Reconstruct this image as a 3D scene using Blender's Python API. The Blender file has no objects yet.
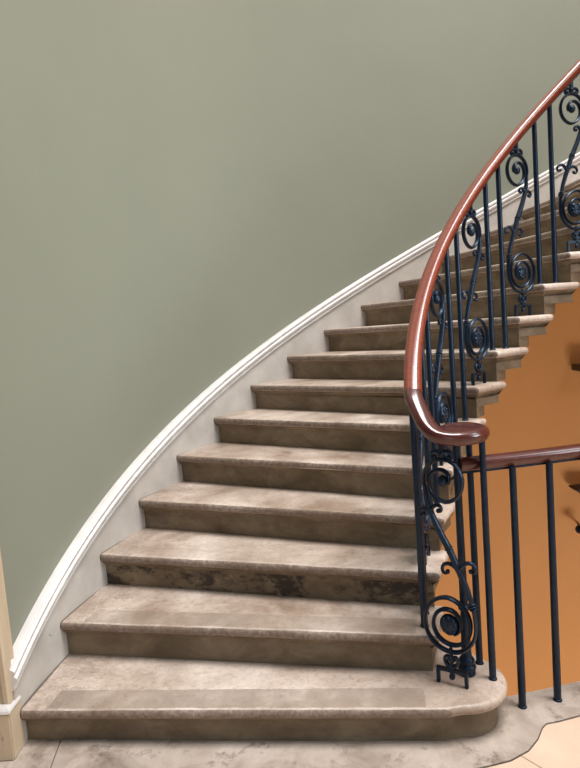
import bpy, bmesh, math, random
from mathutils import Vector, Matrix
random.seed(4)
C = bpy.context.scene.collection
PI = math.pi
RISE = .155

# ------------------------------------------------------------------ helpers
def newobj(name, bm, mat, parent=None, smooth=False, loc=None):
    me = bpy.data.meshes.new(name)
    bmesh.ops.recalc_face_normals(bm, faces=bm.faces[:])
    bm.to_mesh(me); bm.free()
    me.materials.append(mat)
    if smooth:
        for p in me.polygons: p.use_smooth = True
        try: me.set_sharp_from_angle(angle=math.radians(smooth if smooth is not True else 40))
        except Exception: pass
    o = bpy.data.objects.new(name, me); C.objects.link(o)
    if parent: o.parent = parent
    if loc: o.location = loc
    return o

def thing(name, label, cat, loc=(0, 0, 0), rz=0, group=None):
    o = bpy.data.objects.new(name, None); C.objects.link(o)
    o.empty_display_size = .05
    o.location = loc; o.rotation_euler = (0, 0, rz)
    o['label'] = label; o['category'] = cat
    if group: o['group'] = group
    return o

def struct(o, label=None):
    o['kind'] = 'structure'
    if label: o['label'] = label; o['category'] = 'structure'
    return o

def box(bm, x0, x1, y0, y1, z0, z1, bev=0):
    r = bmesh.ops.create_cube(bm, size=1)
    for v in r['verts']:
        v.co = Vector(((x0+x1)/2+v.co.x*(x1-x0), (y0+y1)/2+v.co.y*(y1-y0), (z0+z1)/2+v.co.z*(z1-z0)))
    if bev:
        es = set(e for v in r['verts'] for e in v.link_edges)
        bmesh.ops.bevel(bm, geom=list(es), offset=bev, segments=2, affect='EDGES')

def sweep(bm, pts, sec, scale=None, up=Vector((0, 0, 1)), closed=False, caps=True, binorm=None):
    """sweep section [(a,b)] along pts; a is sideways, b is along 'up'."""
    pts = [Vector(p) for p in pts]; n = len(pts); rings = []
    for i, p in enumerate(pts):
        a = pts[max(i-1, 0)]; b = pts[min(i+1, n-1)]
        if closed: a = pts[(i-1) % n]; b = pts[(i+1) % n]
        t = (b-a).normalized()
        u = Vector(up) if not callable(up) else up(i)
        side = t.cross(u)
        if side.length < 1e-5: side = t.cross(Vector((1, 0, 0)))
        side.normalize(); w = side.cross(t).normalized()
        s = 1 if scale is None else scale[i]
        rings.append([bm.verts.new(p + side*(q[0]*s) + w*(q[1]*s)) for q in sec])
    m = len(sec)
    for i in range(n if closed else n-1):
        A = rings[i]; B = rings[(i+1) % n]
        for j in range(m):
            bm.faces.new((A[j], A[(j+1) % m], B[(j+1) % m], B[j]))
    if caps and not closed:
        bm.faces.new(rings[0]); bm.faces.new(list(reversed(rings[-1])))
    return rings

def ell(rx, ry, n=10):
    return [(rx*math.cos(2*PI*k/n), ry*math.sin(2*PI*k/n)) for k in range(n)]

def lathe(bm, prof, c=(0, 0, 0), n=20):
    rings = []
    for r, z in prof:
        rings.append([bm.verts.new((c[0]+r*math.cos(2*PI*k/n), c[1]+r*math.sin(2*PI*k/n), c[2]+z)) for k in range(n)])
    for A, B in zip(rings, rings[1:]):
        for j in range(n): bm.faces.new((A[j], A[(j+1) % n], B[(j+1) % n], B[j]))
    bm.faces.new(rings[0]); bm.faces.new(rings[-1])

def ball(bm, c, r, sx=1, sy=1, sz=1, seg=12):
    q = bmesh.ops.create_uvsphere(bm, u_segments=seg, v_segments=max(6, seg*2//3), radius=r)
    for v in q['verts']: v.co = Vector((c[0]+v.co.x*sx, c[1]+v.co.y*sy, c[2]+v.co.z*sz))

def offset_poly(P, d):
    """inset a counter-clockwise polygon by d."""
    n = len(P); out = []
    for i in range(n):
        a = Vector(P[i-1]); b = Vector(P[i]); c = Vector(P[(i+1) % n])
        e1 = (b-a).normalized(); e2 = (c-b).normalized()
        n1 = Vector((-e1.y, e1.x)); n2 = Vector((-e2.y, e2.x))
        m = n1+n2
        k = max(m.length_squared/2, .3)
        out.append(b + m*(d/k))
    return out

def ccw(P):
    A = sum(P[i-1][0]*P[i][1]-P[i][0]*P[i-1][1] for i in range(len(P)))
    return P if A > 0 else list(reversed(P))

def layered(bm, P, prof, cx=0, cy=0):
    """stack of inset outlines: prof = [(inset, z)...] top to bottom, capped."""
    P = [Vector((p[0], p[1])) for p in ccw(P)]
    rings = []
    for ins, z in prof:
        Q = offset_poly(P, ins) if ins else P
        rings.append([bm.verts.new((p.x-cx, p.y-cy, z)) for p in Q])
    n = len(P)
    for A, B in zip(rings, rings[1:]):
        for j in range(n): bm.faces.new((A[j], A[(j+1) % n], B[(j+1) % n], B[j]))
    bm.faces.new(rings[0]); bm.faces.new(list(reversed(rings[-1])))

def catmull(P, per=8):
    P = [Vector(p) for p in P]; out = []
    for i in range(len(P)-1):
        p0 = P[max(i-1, 0)]; p1 = P[i]; p2 = P[i+1]; p3 = P[min(i+2, len(P)-1)]
        for k in range(per):
            t = k/per
            out.append(.5*((2*p1)+(p2-p0)*t+(2*p0-5*p1+4*p2-p3)*t*t+(3*p1-p0-3*p2+p3)*t**3))
    out.append(P[-1]); return out

# ------------------------------------------------------------------ materials
def mat(name, build):
    m = bpy.data.materials.new(name); m.use_nodes = True
    nt = m.node_tree; b = nt.nodes['Principled BSDF']
    build(nt, b); return m
def N(nt, typ, **kw):
    n = nt.nodes.new(typ)
    for k, v in kw.items():
        if hasattr(n, k) and k not in n.inputs: setattr(n, k, v)
        else: n.inputs[k].default_value = v
    return n
def ramp(nt, src, stops):
    r = nt.nodes.new('ShaderNodeValToRGB'); e = r.color_ramp.elements
    while len(e) < len(stops): e.new(.5)
    for i, (p, c) in enumerate(stops):
        e[i].position = p; e[i].color = (*c, 1) if len(c) == 3 else c
    nt.links.new(src, r.inputs[0]); return r
def pos(nt, scale=(1, 1, 1)):
    g = nt.nodes.new('ShaderNodeNewGeometry'); m = nt.nodes.new('ShaderNodeMapping')
    m.inputs['Scale'].default_value = scale
    nt.links.new(g.outputs['Position'], m.inputs[0]); return m.outputs[0]
def noise(nt, vec, sc, det=6, rough=.55, dist=0):
    n = N(nt, 'ShaderNodeTexNoise', Scale=sc, Detail=det, Roughness=rough, Distortion=dist)
    nt.links.new(vec, n.inputs['Vector']); return n.outputs[0]
def mix(nt, fac, a, b, mode='MIX'):
    m = nt.nodes.new('ShaderNodeMix'); m.data_type = 'RGBA'; m.blend_type = mode
    for s, v in ((m.inputs[0], fac), (m.inputs[6], a), (m.inputs[7], b)):
        if isinstance(v, (int, float)): s.default_value = v
        elif isinstance(v, tuple): s.default_value = (*v, 1)
        else: nt.links.new(v, s)
    return m.outputs[2]
def bump(nt, b, h, st=.2, d=.002):
    n = N(nt, 'ShaderNodeBump', Strength=st, Distance=d); nt.links.new(h, n.inputs['Height']); nt.links.new(n.outputs[0], b.inputs['Normal'])

def paint(c1, c2, rough=.55, spec=.3):
    def f(nt, b):
        p = pos(nt)
        r = ramp(nt, noise(nt, p, .9, 4), [(.3, c1), (.7, c2)])
        nt.links.new(r.outputs[0], b.inputs['Base Color'])
        b.inputs['Roughness'].default_value = rough; b.inputs['Specular IOR Level'].default_value = spec
        bump(nt, b, noise(nt, p, 40, 3), .12, .003)
    return f
M = {}
M['green'] = mat('green_wall_paint', paint((.215, .224, .176), (.236, .242, .190), .48, .34))
M['orange'] = mat('orange_wall_paint', paint((.60, .292, .100), (.64, .312, .110), .6, .2))
def f_skirt(nt, b):
    p = pos(nt)
    base = ramp(nt, noise(nt, p, 7, 6), [(.3, (.42, .385, .345)), (.7, (.56, .52, .48))])
    sp = ramp(nt, noise(nt, p, 34, 4, .6, .6), [(.69, (0, 0, 0)), (.75, (1, 1, 1))])
    c = mix(nt, sp.outputs[0], base.outputs[0], (.22, .19, .17))
    nt.links.new(c, b.inputs['Base Color']); b.inputs['Roughness'].default_value = .5
M['skirt'] = mat('worn_skirting_paint', f_skirt)
def f_mould(nt, b):
    p = pos(nt)
    base = ramp(nt, noise(nt, p, 12, 5), [(.35, (.60, .57, .55)), (.7, (.70, .67, .65))])
    sp = ramp(nt, noise(nt, p, 60, 3), [(.72, (0, 0, 0)), (.76, (1, 1, 1))])
    nt.links.new(mix(nt, sp.outputs[0], base.outputs[0], (.28, .22, .19)), b.inputs['Base Color'])
    b.inputs['Roughness'].default_value = .35
M['mould'] = mat('glossy_off_white_paint', f_mould)
def f_cas(nt, b):
    p = pos(nt, (1, 1, .35))
    base = ramp(nt, noise(nt, p, 9, 6), [(.3, (.44, .34, .23)), (.65, (.56, .45, .32))])
    sp = ramp(nt, noise(nt, p, 30, 4), [(.66, (0, 0, 0)), (.74, (1, 1, 1))])
    nt.links.new(mix(nt, sp.outputs[0], base.outputs[0], (.17, .12, .08)), b.inputs['Base Color'])
    b.inputs['Roughness'].default_value = .5
M['casing'] = mat('cream_door_casing_paint', f_cas)

def f_tread(nt, b):
    uv = nt.nodes.new('ShaderNodeUVMap'); uv.uv_map = 'UVMap'
    sx = nt.nodes.new('ShaderNodeSeparateXYZ'); nt.links.new(uv.outputs[0], sx.inputs[0])
    p = pos(nt)
    big = noise(nt, p, 3.2, 8, .62, .4)
    base = ramp(nt, big, [(.32, (.28, .20, .148)), (.50, (.48, .385, .32)), (.70, (.72, .615, .54))])
    fine = ramp(nt, noise(nt, p, 45, 8, .7), [(.30, (.62, .6, .58)), (.5, (1, 1, 1))])
    c = mix(nt, .8, base.outputs[0], fine.outputs[0], 'MULTIPLY')
    # worn band where the tread carried a strip, 3 to 15 cm behind the nosing (v in metres), with ragged ends
    na = noise(nt, p, 20, 5, .6)
    def math_(op, a, bb, clamp=False):
        m = nt.nodes.new('ShaderNodeMath'); m.operation = op; m.use_clamp = clamp
        for s, v in ((m.inputs[0], a), (m.inputs[1], bb)):
            if isinstance(v, (int, float)): s.default_value = v
            else: nt.links.new(v, s)
        return m.outputs[0]
    jit = math_('MULTIPLY', math_('SUBTRACT', na, .5), .012)
    v = math_('ADD', sx.outputs[1], jit)
    band = math_('MULTIPLY', math_('GREATER_THAN', v, .014), math_('LESS_THAN', v, .118))
    u = math_('ADD', sx.outputs[0], jit)
    band = math_('MULTIPLY', band, math_('MULTIPLY', math_('GREATER_THAN', u, .10), math_('LESS_THAN', u, 1.42)))
    oi = nt.nodes.new('ShaderNodeAttribute'); oi.attribute_type = 'OBJECT'; oi.attribute_name = 'band'
    bw = ramp(nt, noise(nt, nt_map(nt, p, (2.2, 2.2, 1)), 3.0, 3), [(.30, (.45, .45, .45)), (.6, (1, 1, 1))])
    fac = math_('MULTIPLY', math_('MULTIPLY', band, oi.outputs['Fac']), bw.outputs[0])
    c = mix(nt, fac, c, (.235, .18, .14))
    # dark grime spots
    sp = ramp(nt, noise(nt, p, 17, 7, .72, 1.2), [(.62, (0, 0, 0)), (.74, (1, 1, 1))])
    c = mix(nt, math_('MULTIPLY', sp.outputs[0], .75), c, (.10, .08, .07))
    # uneven dark brown on the rounded front of the nosing
    ed = math_('MULTIPLY', math_('LESS_THAN', math_('ADD', sx.outputs[1], math_('MULTIPLY', jit, .35)), .0065), ramp(nt, noise(nt, p, 55, 4, .7), [(.25, (.45, .45, .45)), (.62, (1, 1, 1))]).outputs[0])
    c = mix(nt, math_('MULTIPLY', ed, .85), c, (.11, .074, .05))
    # thin black line where the stone meets the skirting, and ragged brown mottling around it
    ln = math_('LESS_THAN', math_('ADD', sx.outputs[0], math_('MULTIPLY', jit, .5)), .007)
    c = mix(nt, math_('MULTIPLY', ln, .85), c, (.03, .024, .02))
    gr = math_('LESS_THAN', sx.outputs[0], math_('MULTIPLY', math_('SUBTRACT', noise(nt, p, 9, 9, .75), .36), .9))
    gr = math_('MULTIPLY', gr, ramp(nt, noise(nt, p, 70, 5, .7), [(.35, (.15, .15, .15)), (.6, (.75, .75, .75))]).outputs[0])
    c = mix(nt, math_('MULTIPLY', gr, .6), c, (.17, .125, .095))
    sc = noise(nt, nt_map(nt, p, (3, 26, 8)), 9, 6, .7)
    c = mix(nt, math_('MULTIPLY', ramp(nt, sc, [(.56, (0, 0, 0)), (.68, (1, 1, 1))]).outputs[0], .3), c, (.20, .15, .115))
    nt.links.new(c, b.inputs['Base Color'])
    rr = ramp(nt, big, [(.3, (.34, .34, .34)), (.7, (.50, .50, .50))]); nt.links.new(rr.outputs[0], b.inputs['Roughness'])
    b.inputs['Specular IOR Level'].default_value = .45
    bump(nt, b, noise(nt, p, 30, 8, .7), .5, .003)
def nt_map(nt, v, s):
    m = nt.nodes.new('ShaderNodeMapping'); m.inputs['Scale'].default_value = s; nt.links.new(v, m.inputs[0]); return m.outputs[0]
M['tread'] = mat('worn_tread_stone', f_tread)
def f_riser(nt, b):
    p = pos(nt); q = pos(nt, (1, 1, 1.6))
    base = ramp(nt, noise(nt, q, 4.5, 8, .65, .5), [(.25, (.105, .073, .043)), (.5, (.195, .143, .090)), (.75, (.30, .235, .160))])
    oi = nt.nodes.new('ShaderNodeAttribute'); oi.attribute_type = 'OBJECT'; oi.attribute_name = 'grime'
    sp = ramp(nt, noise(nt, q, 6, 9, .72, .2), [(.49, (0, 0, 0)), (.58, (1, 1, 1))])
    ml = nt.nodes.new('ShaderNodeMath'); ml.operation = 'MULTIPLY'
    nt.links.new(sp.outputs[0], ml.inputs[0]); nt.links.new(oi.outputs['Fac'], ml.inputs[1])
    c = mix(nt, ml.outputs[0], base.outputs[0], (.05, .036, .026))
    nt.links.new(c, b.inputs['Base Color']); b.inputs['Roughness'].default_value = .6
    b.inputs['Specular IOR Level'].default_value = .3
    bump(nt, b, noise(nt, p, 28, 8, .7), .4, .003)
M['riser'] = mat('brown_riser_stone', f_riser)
def f_bord(nt, b):
    p = pos(nt)
    base = ramp(nt, noise(nt, p, 5, 9, .68, .5), [(.28, (.20, .155, .120)), (.5, (.41, .34, .285)), (.72, (.56, .485, .425))])
    sp = ramp(nt, noise(nt, p, 9, 9, .75, .15), [(.54, (0, 0, 0)), (.66, (1, 1, 1))])
    c = mix(nt, sp.outputs[0], base.outputs[0], (.17, .13, .105))
    nt.links.new(c, b.inputs['Base Color']); b.inputs['Roughness'].default_value = .6
    bump(nt, b, noise(nt, p, 30, 8, .7), .5, .003)
M['border'] = mat('grimy_landing_stone', f_bord)
def f_tile(nt, b):
    p = pos(nt)
    base = ramp(nt, noise(nt, p, 3.5, 7, .6), [(.3, (.58, .42, .305)), (.7, (.70, .54, .41))])
    br = N(nt, 'ShaderNodeTexBrick', offset=0.0)
    br.inputs['Scale'].default_value = 1; br.inputs['Brick Width'].default_value = .42; br.inputs['Row Height'].default_value = .42
    br.inputs['Mortar Size'].default_value = .0022; br.inputs['Mortar Smooth'].default_value = 0
    br.inputs['Color1'].default_value = br.inputs['Color2'].default_value = (0, 0, 0, 1); br.inputs['Mortar'].default_value = (1, 1, 1, 1)
    mp = nt.nodes.new('ShaderNodeMapping'); mp.inputs['Location'].default_value = (.13, .36, 0); mp.inputs['Rotation'].default_value = (0, 0, -.62)
    nt.links.new(p, mp.inputs[0]); nt.links.new(mp.outputs[0], br.inputs['Vector'])
    c = mix(nt, br.outputs[0], base.outputs[0], (.25, .17, .11))
    nt.links.new(c, b.inputs['Base Color']); b.inputs['Roughness'].default_value = .5
M['tile'] = mat('cream_floor_tile', f_tile)
def f_iron(nt, b):
    p = pos(nt)
    r = ramp(nt, noise(nt, p, 60, 5), [(.35, (.0025, .0045, .009)), (.7, (.008, .014, .028))])
    nt.links.new(r.outputs[0], b.inputs['Base Color']); b.inputs['Roughness'].default_value = .36
    b.inputs['Specular IOR Level'].default_value = .6; b.inputs['Specular Tint'].default_value = (.40, .60, .9, 1)
    bump(nt, b, noise(nt, p, 90, 4), .5, .0015)
M['iron'] = mat('blue_black_painted_iron', f_iron)
def wood(c1, c2, rough):
    def f(nt, b):
        p = pos(nt, (1, 1, 2))
        w = noise(nt, p, 26, 6, .6, 2.0)
        r = ramp(nt, w, [(.3, c1), (.7, c2)])
        nt.links.new(r.outputs[0], b.inputs['Base Color']); b.inputs['Roughness'].default_value = rough
        b.inputs['Coat Weight'].default_value = .7; b.inputs['Coat Roughness'].default_value = .17; b.inputs['Specular IOR Level'].default_value = .3
        bump(nt, b, noise(nt, p, 60, 4), .15, .001)
    return f
M['red_wood'] = mat('polished_red_mahogany', wood((.125, .017, .006), (.235, .038, .011), .36))
M['dark_wood'] = mat('dark_polished_mahogany', wood((.045, .008, .006), (.095, .017, .012), .28))
M['dark'] = mat('dark_bracket_metal', lambda nt, b: (b.inputs['Base Color'].__setattr__('default_value', (.012, .010, .010, 1)), b.inputs['Roughness'].__setattr__('default_value', .35)))

# ------------------------------------------------------------------ plan curves (t = step number)
def curve(c, n=36.0, dt=.05):
    x, y, a, s, k0, k1 = c; out = []; t = 0
    while t <= n+1e-6:
        out.append((x, y, a))
        kap = k0+k1*min(t+dt/2, 14)
        am = a-kap*s*dt/2
        x += s*math.cos(am)*dt; y += s*math.sin(am)*dt; a -= kap*s*dt; t += dt
    return out
OUT = curve((-1.04513, 1.66495, 1.64011, .32957, .38168, -.00341))
INN = curve((.3989, 1.6496, 1.4778, .1760, .4167, .0411))
RAIL = curve((.3894, 1.7807, 1.5685, .1780, .7371, -.0059))
def at(cv, t):
    t = max(0, t)/.05; i = min(int(t), len(cv)-2); f = t-i
    a, b = cv[i], cv[i+1]
    return Vector((a[0]+(b[0]-a[0])*f, a[1]+(b[1]-a[1])*f)), a[2]+(b[2]-a[2])*f
def outer(t, off=0):          # off > 0 pushes into the wall
    p, a = at(OUT, t); return p+Vector((-math.sin(a), math.cos(a)))*off
def rail(t, off=0):
    p, a = at(RAIL, t); return p+Vector((-math.sin(a), math.cos(a)))*off
def inner(t):
    p, a = at(INN, t)
    p = p-Vector((-math.sin(a), math.cos(a)))*min(max(t-7, 0)*.006, .018)
    w = min(max((t-10.5)/1.5, 0), 1)
    return p*(1-w)+rail(t-.5, -.045)*w if w > 0 else p
NST = 24

# ------------------------------------------------------------------ walls, wider than the flight so that they run on out of view
def strip(bm, f, t0, t1, dt=.25, cap=False):
    """f(t) -> list of 3D points of one cross-section (open)."""
    prev = None; t = t0
    while t <= t1+1e-6:
        row = [bm.verts.new(p) for p in f(t)]
        if prev:
            for j in range(len(row)-1): bm.faces.new((prev[j], prev[j+1], row[j+1], row[j]))
        if cap and not prev: bm.faces.new(row[:-1])
        prev = row; t += dt
def p3(v, z): return (v.x, v.y, z)
bm = bmesh.new()
def ring_wall(za, zb, th=.12, inn=.03):
    def f(t):
        a = outer(t, inn); b = outer(t, inn+th)
        z0 = za(t); z1 = zb(t)
        return [p3(a, z0), p3(a, z1), p3(b, z1), p3(b, z0), p3(a, z0)]
    return f
def split(t): return min(t, NST)*RISE - .22
strip(bm, ring_wall(lambda t: split(t), lambda t: 7.0), 1.0, 34)
struct(newobj('wall_left', bm, M['green'], smooth=30), 'curved sage green painted wall above the stairs')
bm = bmesh.new()
strip(bm, ring_wall(lambda t: -3.6, lambda t: split(t)), 1.0, 34)
struct(newobj('wall_back', bm, M['orange'], smooth=30), 'curved orange painted wall of the stairwell below the flight')

# skirting board following the pitch of the flight
bm = bmesh.new()
HS = .178
strip(bm, lambda t: [p3(outer(t, .029), t*RISE-.20), p3(outer(t, .0), t*RISE-.20), p3(outer(t, .0), t*RISE+HS-.078), p3(outer(t, .029), t*RISE+HS-.078), p3(outer(t, .029), t*RISE-.20)], .95, NST+.5, .125)
sk = newobj('baseboard_left', bm, M['skirt'], smooth=30)
struct(sk, 'grey white painted skirting rising with the steps along the green wall')
prof = [(.029, -.080), (-.006, -.080), (-.011, -.076), (-.011, -.070), (-.005, -.066), (-.010, -.058), (-.018, -.050), (-.020, -.040), (-.016, -.034), (-.008, -.031),
        (-.008, -.027), (-.014, -.022), (-.015, -.014), (-.009, -.009), (-.002, -.008), (.002, -.002), (.008, 0), (.029, 0), (.029, -.080)]
bm = bmesh.new()
strip(bm, lambda t: [p3(outer(t, a), t*RISE+HS+b) for a, b in prof], .94, NST+.5, .125, True)
newobj('moulding', bm, M['mould'], sk, smooth=35)

# ------------------------------------------------------------------ floor of the landing
FZ = .02; FS = .986
edge_front = [(-1.55, 1.93), (-.93, 1.895), (-.2, 1.815), (.35, 1.755), (.46, 1.750), (.534, 1.762), (.61, 1.778), (.683, 1.815), (.735, 1.865), (.772, 1.917), (.794, 1.935),
              (.84, 1.942), (.926, 1.963), (1.10, 1.995), (1.4, 2.04), (1.8, 2.06)]
well_edge = [(1.8, 2.24), (1.45, 2.215), (1.2, 2.185), (1.019, 2.152), (.85, 2.118), (.706, 2.092), (.62, 2.16), (.56, 2.27), (.45, 2.34)]
P = edge_front + well_edge + [(-1.0, 2.62), (-1.55, 2.62)]
P = [(x*FS, y*FS) for x, y in P]; edge_front = [(x*FS, y*FS) for x, y in edge_front]
def slab(name, P, z0, z1, m):
    bm = bmesh.new(); P = ccw(P)
    top = [bm.verts.new((x, y, z1)) for x, y in P]; bot = [bm.verts.new((x, y, z0)) for x, y in P]
    bm.faces.new(top); bm.faces.new(list(reversed(bot)))
    for i in range(len(P)): bm.faces.new((top[i-1], top[i], bot[i], bot[i-1]))
    bmesh.ops.triangulate(bm, faces=[f for f in bm.faces if len(f.verts) > 4])
    return newobj(name, bm, m)
JA, JB = (-.936*FS, 2.62*FS), (-.914*FS, 1.893*FS)
slabL = [P[0], (JB[0]-.002, JB[1]), (-.930*FS-.002, 2.016*FS), (-1.0*FS-.002, 2.62*FS), (-1.55*FS, 2.62*FS)]
slabR = [(JB[0]+.002, JB[1])]+P[2:-2]+[(-1.0*FS+.002, 2.62*FS), (-.930*FS+.002, 2.016*FS)]
b1 = slab('trim_1', slabL, FZ-.0101, FZ, M['border']); struct(b1, 'grimy grey border stone in the corner by the door casing')
b2 = slab('trim_3', slabR, FZ-.0101, FZ, M['border']); struct(b2, 'grimy grey border stone around the rounded foot of the stairs')
struct(slab('floor_edge', P, -.24, FZ-.010, M['riser']), 'dark bedding edge of the landing slab')
# joint lines in the stone are thin grooves; the tile field in front sits 4 mm lower, across a dark gap
bm = bmesh.new()
TF = [(-3.0, 1.93-.004)] + [(x+.0, y-.0065) for x, y in edge_front] + [(4.2, 2.0)] + [(4.2, -3), (-3, -3)]
TF[0] = (-3.0, 1.925*FS)
TF = ccw(TF)
top = [bm.verts.new((x, y, FZ-.001)) for x, y in TF]; bot = [bm.verts.new((x, y, -.24)) for x, y in TF]
bm.faces.new(top); bm.faces.new(list(reversed(bot)))
for i in range(len(TF)): bm.faces.new((top[i-1], top[i], bot[i], bot[i-1]))
bmesh.ops.triangulate(bm, faces=[f for f in bm.faces if len(f.verts) > 4])
struct(newobj('floor', bm, M['tile']), 'cream stone tiled floor of the landing')
# lower storey floor, deep in the well
bm = bmesh.new(); box(bm, -3, 6, 2.0, 6.4, -3.7, -3.6)
struct(newobj('floor_lower', bm, M['tile']), 'pale floor at the bottom of the stairwell')

# door casing at the left edge
bm = bmesh.new()
cx0, cy0 = -1.085, 1.885
# fluted casing: profile in plan extruded upwards
DX, DY = .042, .06
pl = [(-1.42, 1.885), (-1.30, 1.885), (-1.295, 1.893), (-1.28, 1.893), (-1.275, 1.885), (-1.245, 1.885), (-1.24, 1.893), (-1.225, 1.893), (-1.22, 1.885), (-1.19, 1.885), (-1.185, 1.893),
      (-1.17, 1.893), (-1.165, 1.885), (-1.135, 1.885), (-1.13, 1.893), (-1.118, 1.893), (-1.113, 1.888), (-1.098, 1.888), (-1.092, 1.896), (-1.092, 1.93), (-1.099, 1.935),
      (-1.099, 1.947), (-1.092, 1.952), (-1.092, 1.985), (-1.099, 1.99), (-1.099, 2.002), (-1.092, 2.007), (-1.092, 1.955), (-1.42, 1.955)]
layered(bm, [(x+DX, y+DY) for x, y in pl if not 1.955 < y < 2.04], [(0, 3.3), (0, .21)])
cas = newobj('trim_2', bm, M['casing'])
struct(cas, 'cream fluted door casing at the left edge of the stairs')
bm = bmesh.new()
box(bm, -1.44, -1.045, 1.925, 2.015, FZ, .190, .004)
newobj('plinth_block', bm, M['casing'], cas)
bm = bmesh.new()
layered(bm, [(-1.445, 1.922), (-1.042, 1.922), (-1.042, 2.015), (-1.445, 2.015)], [(.016, .212), (.008, .207), (.002, .200), (0, .192), (.003, .188)])
newobj('plinth_cap', bm, M['mould'], cas)

# ------------------------------------------------------------------ stone steps
ordn = ['', 'first', 'second', 'third', 'fourth', 'fifth', 'sixth', 'seventh', 'eighth', 'ninth', 'tenth', 'eleventh', 'twelfth', 'thirteenth', 'fourteenth',
        'fifteenth', 'sixteenth', 'seventeenth', 'eighteenth', 'nineteenth', 'twentieth', 'twenty-first', 'twenty-second', 'twenty-third', 'twenty-fourth']
LAB = {1: 'lowest stone step, wide with a rounded curtail end under the newel post',
       2: 'worn stone step directly above the rounded lowest step, faintly banded behind its nosing',
       3: 'stone step third from the bottom, its riser blotched with dark stains'}
def uvs(bm, O, I):
    uvl = bm.loops.layers.uv.new('UVMap')
    d = (I-O).normalized(); n = Vector((-d.y, d.x))
    for f in bm.faces:
        for l in f.loops:
            v = l.vert.co.xy - O
            l[uvl].uv = (v.dot(d), v.dot(n))
NOSE = [(.016, 0), (.006, -.003), (.0015, -.009), (0, -.018), (.0015, -.027), (.006, -.033), (.014, -.037)]
def wob(a, b, k, n=24, amp=.0016):
    """slightly uneven worn edge between two plan points."""
    out = []
    d = (b-a); nn = Vector((-d.y, d.x)).normalized(); r = random.Random(k)
    ph = [r.uniform(0, 6.3) for _ in range(4)]
    for i in range(n+1):
        s = i/n; w = sum(math.sin(ph[j]+s*(7+9*j))/(1+j) for j in range(4))*amp*(math.sin(PI*s)**.5 if 0 < s < 1 else 0)
        out.append(a+d*s+nn*w)
    return out
for k in range(1, NST+1):
    O, I = outer(k), inner(k); O2, I2 = outer(k+1), inner(k+1)
    z = k*RISE
    lab = LAB.get(k, 'stone step %s from the bottom of the curved flight' % ordn[k])
    root = thing('stone_step', lab, 'step', (O.x*.5+I.x*.5, O.y*.5+I.y*.5, z-RISE), 0, 'cantilevered stone steps of the curved flight')
    cx, cy = root.location.x, root.location.y
    d = (I-O).normalized(); nb = Vector((-d.y, d.x))
    d2 = (I2-O2).normalized(); nb2 = Vector((-d2.y, d2.x))
    # tread outline: front edge, rounded inner tip, inner return, back edge tucked under the next riser
    Oe = O-d*.024; O2e = O2-d2*.024
    if k == 1:
        cc = Vector((.513, 1.994)); r = .164
        front = [Oe]+wob(O, I, k)
        arc = [cc+Vector((math.cos(a), math.sin(a)))*r for a in [math.radians(x) for x in range(-100, 52, 8)]]
        ends = [Vector((.600, 2.165)), Vector((.575, 2.215)), Vector((.54, 2.245)), Vector((.50, 2.26))]
        P = front + arc + ends + [inner(2)+nb2*.10-d2*.03] + [O2e+nb2*.10]
    else:
        front = [Oe]+wob(O, I-d*.022, k)
        arc = [I-d*.012+nb*.001, I-d*.003+nb*.006, I+nb*.014]
        side = [inner(k+f) for f in (.25, .5, .75, 1.0)]
        P = front+arc+side+[inner(k+1.30), inner(k+1.34)-d2*.012+nb2*.002, O2e+nb2*.06]
    Pl = [(p.x, p.y) for p in P]
    bm = bmesh.new(); layered(bm, Pl, NOSE, cx, cy)
    for v in bm.verts: v.co.z += RISE
    uvs(bm, O-Vector((cx, cy)), I-Vector((cx, cy)))
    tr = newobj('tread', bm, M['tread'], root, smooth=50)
    tr['band'] = {1: .7, 2: .6, 3: .2}.get(k, .0)
    # cavetto moulding below the nosing
    COVE = [(.012, -.0365), (.014, -.038), (.014, -.043), (.020, -.046), (.027, -.051), (.032, -.058), (.036, -.0605)]
    bm = bmesh.new(); layered(bm, Pl, COVE, cx, cy)
    for v in bm.verts: v.co.z += RISE
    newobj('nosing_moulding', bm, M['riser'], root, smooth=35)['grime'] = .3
    SB = .038
    bm = bmesh.new()
    if k == 1:
        layered(bm, Pl, [(SB, RISE-.06), (SB-.001, .026), (SB-.003, .0205)], cx, cy)
        rs = newobj('riser', bm, M['riser'], root, smooth=50)
    else:
        # stone block with a stepped soffit: deep upper part, shallow lower part that forms the riser
        e = .032
        Q = [Oe+nb*SB, I-d*e+nb*SB]+[inner(k+f)-d*e for f in (.45, .7, 1.0)]+[inner(k+1.22)-d2*e, O2e+nb2*.038]
        layered(bm, [(p.x, p.y) for p in Q], [(0, RISE-.06), (0, RISE-.103 if k > 2 else .0)], cx, cy)
        rs = newobj('riser', bm, M['riser'], root)
        if k > 2:
            bm = bmesh.new()
            Q = [Oe+nb*(SB+.0006), I-d*(e+.0006)+nb*(SB+.0006), I-d*(e+.004)+nb*(SB+.095), Oe+nb*(SB+.095)]
            layered(bm, [(p.x, p.y) for p in Q], [(0, RISE-.1025), (0, .0005)], cx, cy)
            newobj('lower_riser', bm, M['riser'], root)['grime'] = {3: 1.0, 4: .35, 5: .3}.get(k, .2)
    rs['grime'] = {3: 1.0, 1: .25, 2: .2, 4: .35, 5: .3}.get(k, .2)

# ------------------------------------------------------------------ handrail
HR = .870
secw = [(.031*math.copysign(abs(math.cos(a))**.75, math.cos(a)), .024+.024*math.copysign(abs(math.sin(a))**.8, math.sin(a))) for a in [2*PI*j/24 for j in range(24)]]
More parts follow.
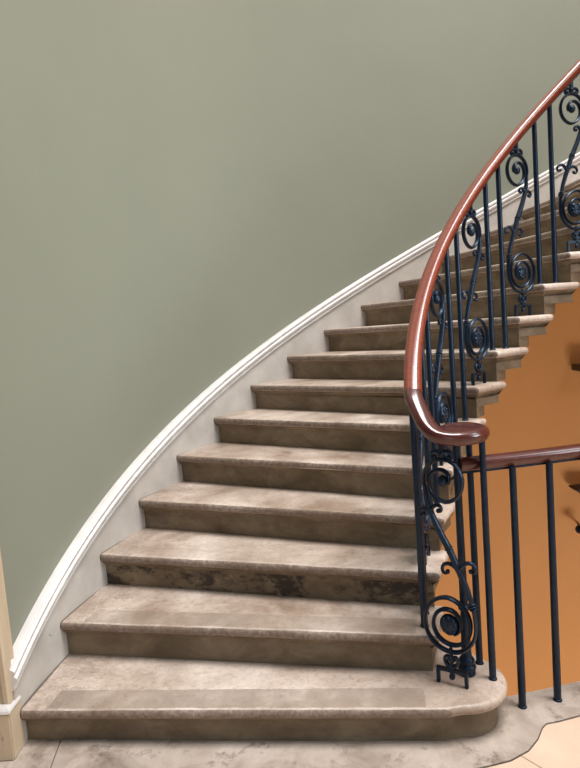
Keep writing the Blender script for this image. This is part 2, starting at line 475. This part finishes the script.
# slightly flattened underside, moulded edge
secw = [(x*1.04*(1.0 if y > .017 else .88)+.006, y*1.04) for x, y in secw]
hr = thing('stair_handrail', 'polished red mahogany handrail sweeping up the curved stair and ending in a scroll', 'handrail', (.55, 2.02, RISE))
lo = hr.location
def raily(t): return t*RISE+HR
pts = []
t = 1.80
while t <= NST: pts.append(p3(rail(t), raily(t)-.003)); t += .15
bm = bmesh.new(); sweep(bm, [Vector(p)-lo for p in pts], secw)
newobj('rail', bm, M['red_wood'], hr, smooth=60)
LV = 1.000
vol = [p3(rail(1.8), raily(1.8)-.003), (.4245, 2.064, LV+.120), (.429, 2.022, LV+.083), (.440, 1.978, LV+.042), (.462, 1.945, LV+.014),
       (.498, 1.926, LV+.003), (.540, 1.920, LV), (.588, 1.931, LV), (.624, 1.965, LV), (.635, 2.010, LV), (.622, 2.055, LV), (.590, 2.080, LV), (.550, 2.075, LV), (.525, 2.05, LV), (.520, 2.02, LV)]
vp = catmull(vol, 6)
bm = bmesh.new()
n = len(vp); sc = [1 if i < n*.80 else 1-.12*(i-n*.80)/(n*.2) for i in range(n)]
sweep(bm, [Vector(p)-lo for p in vp], [(-x+.003, y) for x, y in secw], scale=sc)
newobj('volute', bm, M['dark_wood'], hr, smooth=60)
# rounded cap over the newel filling the eye of the scroll
bm = bmesh.new()
lathe(bm, [(.02, LV+.002-RISE), (.060, LV+.002-RISE), (.072, LV+.010-RISE), (.078, LV+.022-RISE), (.076, LV+.034-RISE), (.066, LV+.044-RISE), (.04, LV+.0485-RISE), (.01, LV+.049-RISE)], (.556-lo.x, 2.005-lo.y, 0), 32)
newobj('scroll_cap', bm, M['dark_wood'], hr, smooth=60)
# flat iron core bar under the rail
bm = bmesh.new()
pts = []
t = 1.8
while t <= NST: pts.append(p3(rail(t), raily(t)-.003)); t += .2
sweep(bm, [Vector(p)-lo for p in pts], [(-.012, -.004), (.012, -.004), (.012, .006), (-.012, .006)])
newobj('core_bar', bm, M['iron'], hr)

# ------------------------------------------------------------------ plain balusters
BR = .0125
GB = 'plain iron balusters of the stair'
first = None
def baluster(p, z0, z1, label, group, r=BR):
    root = thing('iron_baluster', label, 'baluster', (p[0], p[1], z0), 0, group)
    h = z1-z0
    bm = bmesh.new()
    lathe(bm, [(r*1.04, 0), (r*1.08, .1), (r, h*.5), (r*.94, h-.01), (r*.94, h)], n=12)
    newobj('bar', bm, M['iron'], root, smooth=60)
    bm = bmesh.new()
    lathe(bm, [(r*1.3, 0), (r*1.28, .003), (r*1.12, .006), (r*1.0, .007)], n=12)
    newobj('foot', bm, M['iron'], root, smooth=60)
    return root
for k in range(2, NST, 2):
    for j, a in enumerate((-.3542, .204)):
        t = k+a; p = rail(t)
        zt = raily(t)-.004 if t > 2 else raily(t)-.02
        baluster(p, k*RISE, zt, 'plain black iron baluster on the %s stone step, %s bar of its pair' % (ordn[k], 'lower' if j == 0 else 'upper'), GB)
baluster((.614, 2.069), RISE, LV+.004, 'plain black iron baluster on the lowest step, just behind the right end bar', 'balusters under the scroll end of the handrail', .012)
baluster((.628, 1.968), RISE, LV+.004, 'plain black iron baluster standing at the rounded right end of the lowest step', 'balusters under the scroll end of the handrail', .0115)

# landing balustrade
LB = [(.750, 2.030), (.888, 2.052), (1.025, 2.078), (1.16, 2.102), (1.295, 2.122), (1.43, 2.138)]
for i, p in enumerate(LB[:4]):
    baluster((p[0]*FS, p[1]*FS), FZ, .896, ['plain black iron baluster on the grey landing border, nearest to the rounded step', 'plain black iron baluster on the landing border, second out from the rounded step',
             'plain black iron baluster on the landing border, third out from the rounded step', 'plain black iron baluster on the landing border, fourth out from the rounded step'][i],
             'balusters along the landing edge', .0125)
lr = thing('landing_handrail', 'dark mahogany handrail running level along the landing edge from the newel', 'handrail', (.75, 2.03, 0))
path = catmull([(.558, 2.006, .892), (.64, 2.014, .892), (.750, 2.030, .892), (.888, 2.052, .892), (1.025, 2.078, .892), (1.16, 2.102, .892), (1.3, 2.122, .892), (1.55, 2.150, .892)], 6)
bm = bmesh.new(); sweep(bm, [Vector(p)-lr.location for p in path], [((x-.006)*.95, y*.94) for x, y in secw])
newobj('rail', bm, M['dark_wood'], lr, smooth=60)
bm = bmesh.new(); sweep(bm, [Vector(p)-lr.location for p in path], [(-.013, -.006), (.013, -.006), (.013, .005), (-.013, .005)])
newobj('core_bar', bm, M['iron'], lr)

# newel post
nw = thing('newel_post', 'slim turned black iron newel post on the rounded lowest step under the scroll', 'post', (.552, 2.012, RISE))
bm = bmesh.new()
lathe(bm, [(.027, 0), (.029, .004), (.029, .012), (.026, .017), (.031, .022), (.0315, .030), (.027, .037), (.024, .040), (.026, .045), (.0275, .052), (.024, .060), (.018, .066), (.019, .072), (.017, .080)], n=24)
newobj('base', bm, M['iron'], nw, smooth=50)
bm = bmesh.new()
lathe(bm, [(.0175, .078), (.0165, .12), (.0150, .20), (.0140, .24), (.0130, .5), (.0125, LV-RISE+.004)], n=20)
newobj('shaft', bm, M['iron'], nw, smooth=60)
bm = bmesh.new()
lathe(bm, [(.015, .236), (.019, .240), (.021, .246), (.019, .253), (.0155, .257)], n=20)
newobj('collar', bm, M['iron'], nw, smooth=60)

# ------------------------------------------------------------------ ornamental scroll panels (s along the rail, z up, y = thickness)
def arc_spiral(c, a0, a1, r0, r1, n, ease=1.0):
    out = []
    for i in range(n+1):
        f = i/n; a = math.radians(a0+(a1-a0)*f); r = r0+(r1-r0)*(f**ease)
        out.append((c[0]+r*math.cos(a), c[1]+r*math.sin(a)))
    return out
YUP = Vector((0, 1, 0))
def strap(bm, pts, w=.0075, d=.011, taper=None):
    P = [Vector((s, 0, z)) for s, z in pts]
    sweep(bm, P, ell(w, d, 8), scale=taper, up=YUP)
def curl(bm, root, dirn, size, turn):
    """small leaf scroll: leaves the stem at root in direction dirn (deg), curls by turn (+1/-1)."""
    x, z = root; a = math.radians(dirn); pts = [(x, z)]
    n = 20
    for i in range(n):
        f = i/n
        a += turn*(.10+.34*f)
        st = size*(.13-.085*f)
        x += math.cos(a)*st*1.3; z += math.sin(a)*st*1.3
        pts.append((x, z))
    tp = [1.15-.5*i/n for i in range(n+1)]
    strap(bm, pts, .0072, .0085, tp)
    ball(bm, (x, 0, z), .0085)
PH = {}
def build_panel(root, h):
    LC = (0, .219)
    bm = bmesh.new()
    out = arc_spiral(LC, 180, 450, .100, .096, 44)+arc_spiral(LC, 450, 830, .096, .052, 56, .8)[1:]
    out += arc_spiral(LC, 830, 960, .052, .036, 14)[1:]
    out = [(-.0935, .292), (-.0975, .272), (-.0995, .246)]+out
    strap(bm, out, .0072, .0115)
    a = newobj('lower_scroll', bm, M['iron'], root, smooth=60)
    bm = bmesh.new()
    ball(bm, (LC[0], 0, LC[1]), .038, 1, .42, 1, 20)
    for j in range(8):
        an = 2*PI*j/8
        ball(bm, (LC[0]+.026*math.cos(an), -.009, LC[1]+.026*math.sin(an)), .0085, 1, .9, 1, 8)
        ball(bm, (LC[0]+.026*math.cos(an), .009, LC[1]+.026*math.sin(an)), .0085, 1, .9, 1, 8)
    ball(bm, (LC[0], 0, LC[1]), .013, 1, 1.5, 1, 10)
    newobj('rosette', bm, M['iron'], a, smooth=60)
    # stem
    stem = catmull([(-.0935, 0, .292), (-.078, 0, .345), (-.048, 0, .415), (-.013, 0, .490), (.026, 0, .562), (.059, 0, .640), (.0675, 0, .703)], 6)
    bm = bmesh.new()
    n = len(stem); sweep(bm, stem, ell(.0105, .0115, 10), scale=[.75+.45*math.sin(PI*i/(n-1)) for i in range(n)], up=YUP)
    st = newobj('stem', bm, M['iron'], root, smooth=60)
    for f in (.03, .50):
        i = int(f*(n-1)); c = stem[i]; dv = (stem[i+1]-stem[max(i-1, 0)]).normalized()
        bm = bmesh.new()
        for o_ in (-.009, 0, .009):
            rr = .0165 if o_ == 0 else .0145
            pts = [c+dv*(o_-.0035), c+dv*(o_-.001), c+dv*(o_+.001), c+dv*(o_+.0035)]
            sweep(bm, pts, ell(rr, rr, 12), scale=[.8, 1, 1, .8], up=YUP)
        newobj('collar', bm, M['iron'], st, smooth=50)
    for f, dl, dr, s in ((.36, 120, 20, .050), (.80, 118, 5, .034)):
        i = int(f*(n-1)); c = stem[i]
        bm = bmesh.new(); curl(bm, (c.x, c.z), dl-10, s, 1); newobj('leaf_curl', bm, M['iron'], st, smooth=60)
        bm = bmesh.new(); curl(bm, (c.x, c.z), dr+35, s, -1); newobj('leaf_curl', bm, M['iron'], st, smooth=60)
    # upper scroll
    UC = (-.004, .724)
    bm = bmesh.new()
    strap(bm, arc_spiral(UC, -16, 265, .075, .073, 40)+arc_spiral(UC, 265, 560, .073, .020, 44, .85)[1:], .0072, .011)
    u = newobj('upper_scroll', bm, M['iron'], root, smooth=60)
    bm = bmesh.new(); ball(bm, (UC[0], 0, UC[1]), .020, 1, .8, 1, 14)
    newobj('boss', bm, M['iron'], u, smooth=60)
    # finial between upper scroll and rail
    bm = bmesh.new()
    box(bm, UC[0]-.009, UC[0]+.009, -.008, .008, UC[1]+.068, h, .001)
    curl(bm, (UC[0]-.004, UC[1]+.096), 150, .030, 1); curl(bm, (UC[0]+.004, UC[1]+.096), 30, .030, -1)
    ball(bm, (UC[0], 0, UC[1]+.092), .0135)
    newobj('finial', bm, M['iron'], root, smooth=40)
    # foot: forked frame with two curls
    bm = bmesh.new()
    box(bm, -.0605, .0605, -.007, .007, .046, .059, .0015)
    for s in (-.055, .055): box(bm, s-.0065, s+.0065, -.007, .007, -.001, .05, .0015)
    box(bm, -.0065, .0065, -.007, .007, .02, .108, .0015)
    ball(bm, (0, 0, .030), .012)
    curl(bm, (-.004, .066), 165, .030, -1); curl(bm, (.004, .066), 15, .030, 1)
    ball(bm, (0, 0, .120), .0095, 1, 1, 1.9)
    newobj('foot', bm, M['iron'], root, smooth=40)
    def squeeze(o):
        for c in o.children:
            for v in c.data.vertices: v.co.x *= .89
            squeeze(c)
    squeeze(root)

protos = None
def copy_tree(o, parent=None):
    c = o.copy(); C.objects.link(c)
    if parent: c.parent = parent
    for ch in list(o.children): copy_tree(ch, c)
    return c
GP = 'ornamental scrollwork panels of the stair balustrade'
pl0 = thing('scroll_panel', 'ornate black iron scroll panel on the lowest step below the handrail volute', 'balustrade panel', (.4825, 1.9525, RISE), math.radians(180-31.7), GP)
build_panel(pl0, LV-RISE+.004)
proto = None
for k in range(3, NST, 2):
    t = k-.033; p, a = at(RAIL, t)
    lab = 'ornate black iron scroll panel standing on the %s stone step' % ordn[k]
    if proto is None:
        proto = thing('scroll_panel', lab, 'balustrade panel', (p.x, p.y, k*RISE), a, GP)
        build_panel(proto, HR-.033*RISE-.002)
    else:
        c = copy_tree(proto); c.location = (p.x, p.y, k*RISE); c.rotation_euler = (0, 0, a); c['label'] = lab

# ------------------------------------------------------------------ dark fixtures on the orange wall at the right edge
def unproj_dir(x, y): return None
F_ = .09463; R_ = -.07716; FPX = 594.883; H_ = 1.42911
Fv = Vector((0, math.cos(F_), -math.sin(F_))); R0 = Vector((1, 0, 0)); U0 = R0.cross(Fv)
Rv = R0*math.cos(R_)+U0*math.sin(R_); Uv = -R0*math.sin(R_)+U0*math.cos(R_)
# dark ledge end on the wall, with a bracket and a round ball below
bm = bmesh.new(); box(bm, 0, .30, -.10, .07, -.024, .024, .004)
w1 = newobj('wall_shelf', bm, M['dark'], loc=(2.175, 4.50, .958)); w1['label'] = 'small dark ledge end sticking out on the orange wall, upper right edge'; w1['category'] = 'ledge'
bm = bmesh.new()
pr = [(0, .02), (.02, .028), (.32, .028), (.32, -.055), (.20, -.05), (.10, -.03), (.03, -.006)]
va = [bm.verts.new((x, -.07, z)) for x, z in pr]; vb = [bm.verts.new((x, .07, z)) for x, z in pr]
bm.faces.new(va); bm.faces.new(list(reversed(vb)))
for i in range(len(pr)): bm.faces.new((va[i-1], va[i], vb[i], vb[i-1]))
w2 = newobj('wall_bracket', bm, M['dark'], loc=(2.115, 4.49, .005)); w2['label'] = 'dark curved bracket on the orange wall at the right edge, below the ledge'; w2['category'] = 'bracket'
bm = bmesh.new(); ball(bm, (0, 0, 0), .034, seg=20); 
w3 = thing('wall_ornament', 'round glossy blue black ball low on the orange wall at the right edge', 'ornament', (2.140, 4.44, -.286))
newobj('ball', bm, M['iron'], w3, smooth=60)
bm = bmesh.new(); sweep(bm, [(0, .03, 0), (.075, .17, -.02)], ell(.009, .009, 10)); newobj('stalk', bm, M['iron'], w3)

# ------------------------------------------------------------------ camera
cam = bpy.data.cameras.new('camera'); co = bpy.data.objects.new('camera', cam); C.objects.link(co)
cam.sensor_fit = 'HORIZONTAL'; cam.sensor_width = 36; cam.lens = 36*FPX/580
cam.clip_start = .02
m = Matrix.Identity(4)
for i, v in enumerate((Rv, Uv, -Fv)):
    for j in range(3): m[j][i] = v[j]
m.translation = Vector((0, 0, H_))
co.matrix_world = m
bpy.context.scene.camera = co

# ------------------------------------------------------------------ light: skylight high over the well, stair window, and added unseen fill lamps
def area(name, loc, target, size, sizey, power, col):
    l = bpy.data.lights.new(name, 'AREA'); l.shape = 'RECTANGLE'; l.size = size; l.size_y = sizey; l.energy = power; l.color = col
    o = bpy.data.objects.new(name, l); C.objects.link(o); o.location = loc
    o.rotation_euler = (Vector(target)-Vector(loc)).to_track_quat('-Z', 'Y').to_euler()
    return o
area('skylight', (2.1, .9, 10.0), (2.0, 1.5, 0), 3.4, 3.4, 1250, (1, .96, .93))
l = area('stair_window', (4.4, .7, 4.6), (-1.2, 2.2, .3), 1.8, 2.2, 60, (.96, .98, 1)); l.data.spread = math.radians(125)
area('lower_storey_fill', (2.4, .4, -2.4), (1.9, 4.4, -1.8), 1.8, 1.2, 105, (1, .95, .88))  # unseen lamp added under the landing to brighten the orange wall
l = area('well_fill', (3.6, .2, 2.0), (-1.1, 2.9, 1.5), 1.5, 1.6, 17, (.84, .95, 1)); l.data.spread = math.radians(65)  # unseen lamp added over the well to lift the left green wall
area('landing_fill', (-.4, -2.9, 1.5), (-.5, 3.5, .9), 1.6, 1.8, 18, (.80, .92, 1))  # unseen cool fill lamp added behind the camera
w = bpy.data.worlds.new('world'); bpy.context.scene.world = w; w.use_nodes = True
bg = w.node_tree.nodes['Background']; bg.inputs[0].default_value = (.80, .88, 1, 1); bg.inputs[1].default_value = .13
vs = bpy.context.scene.view_settings
vs.view_transform = 'Standard'; vs.look = 'None'; vs.gamma = 1; vs.use_curve_mapping = False; vs.exposure = 0
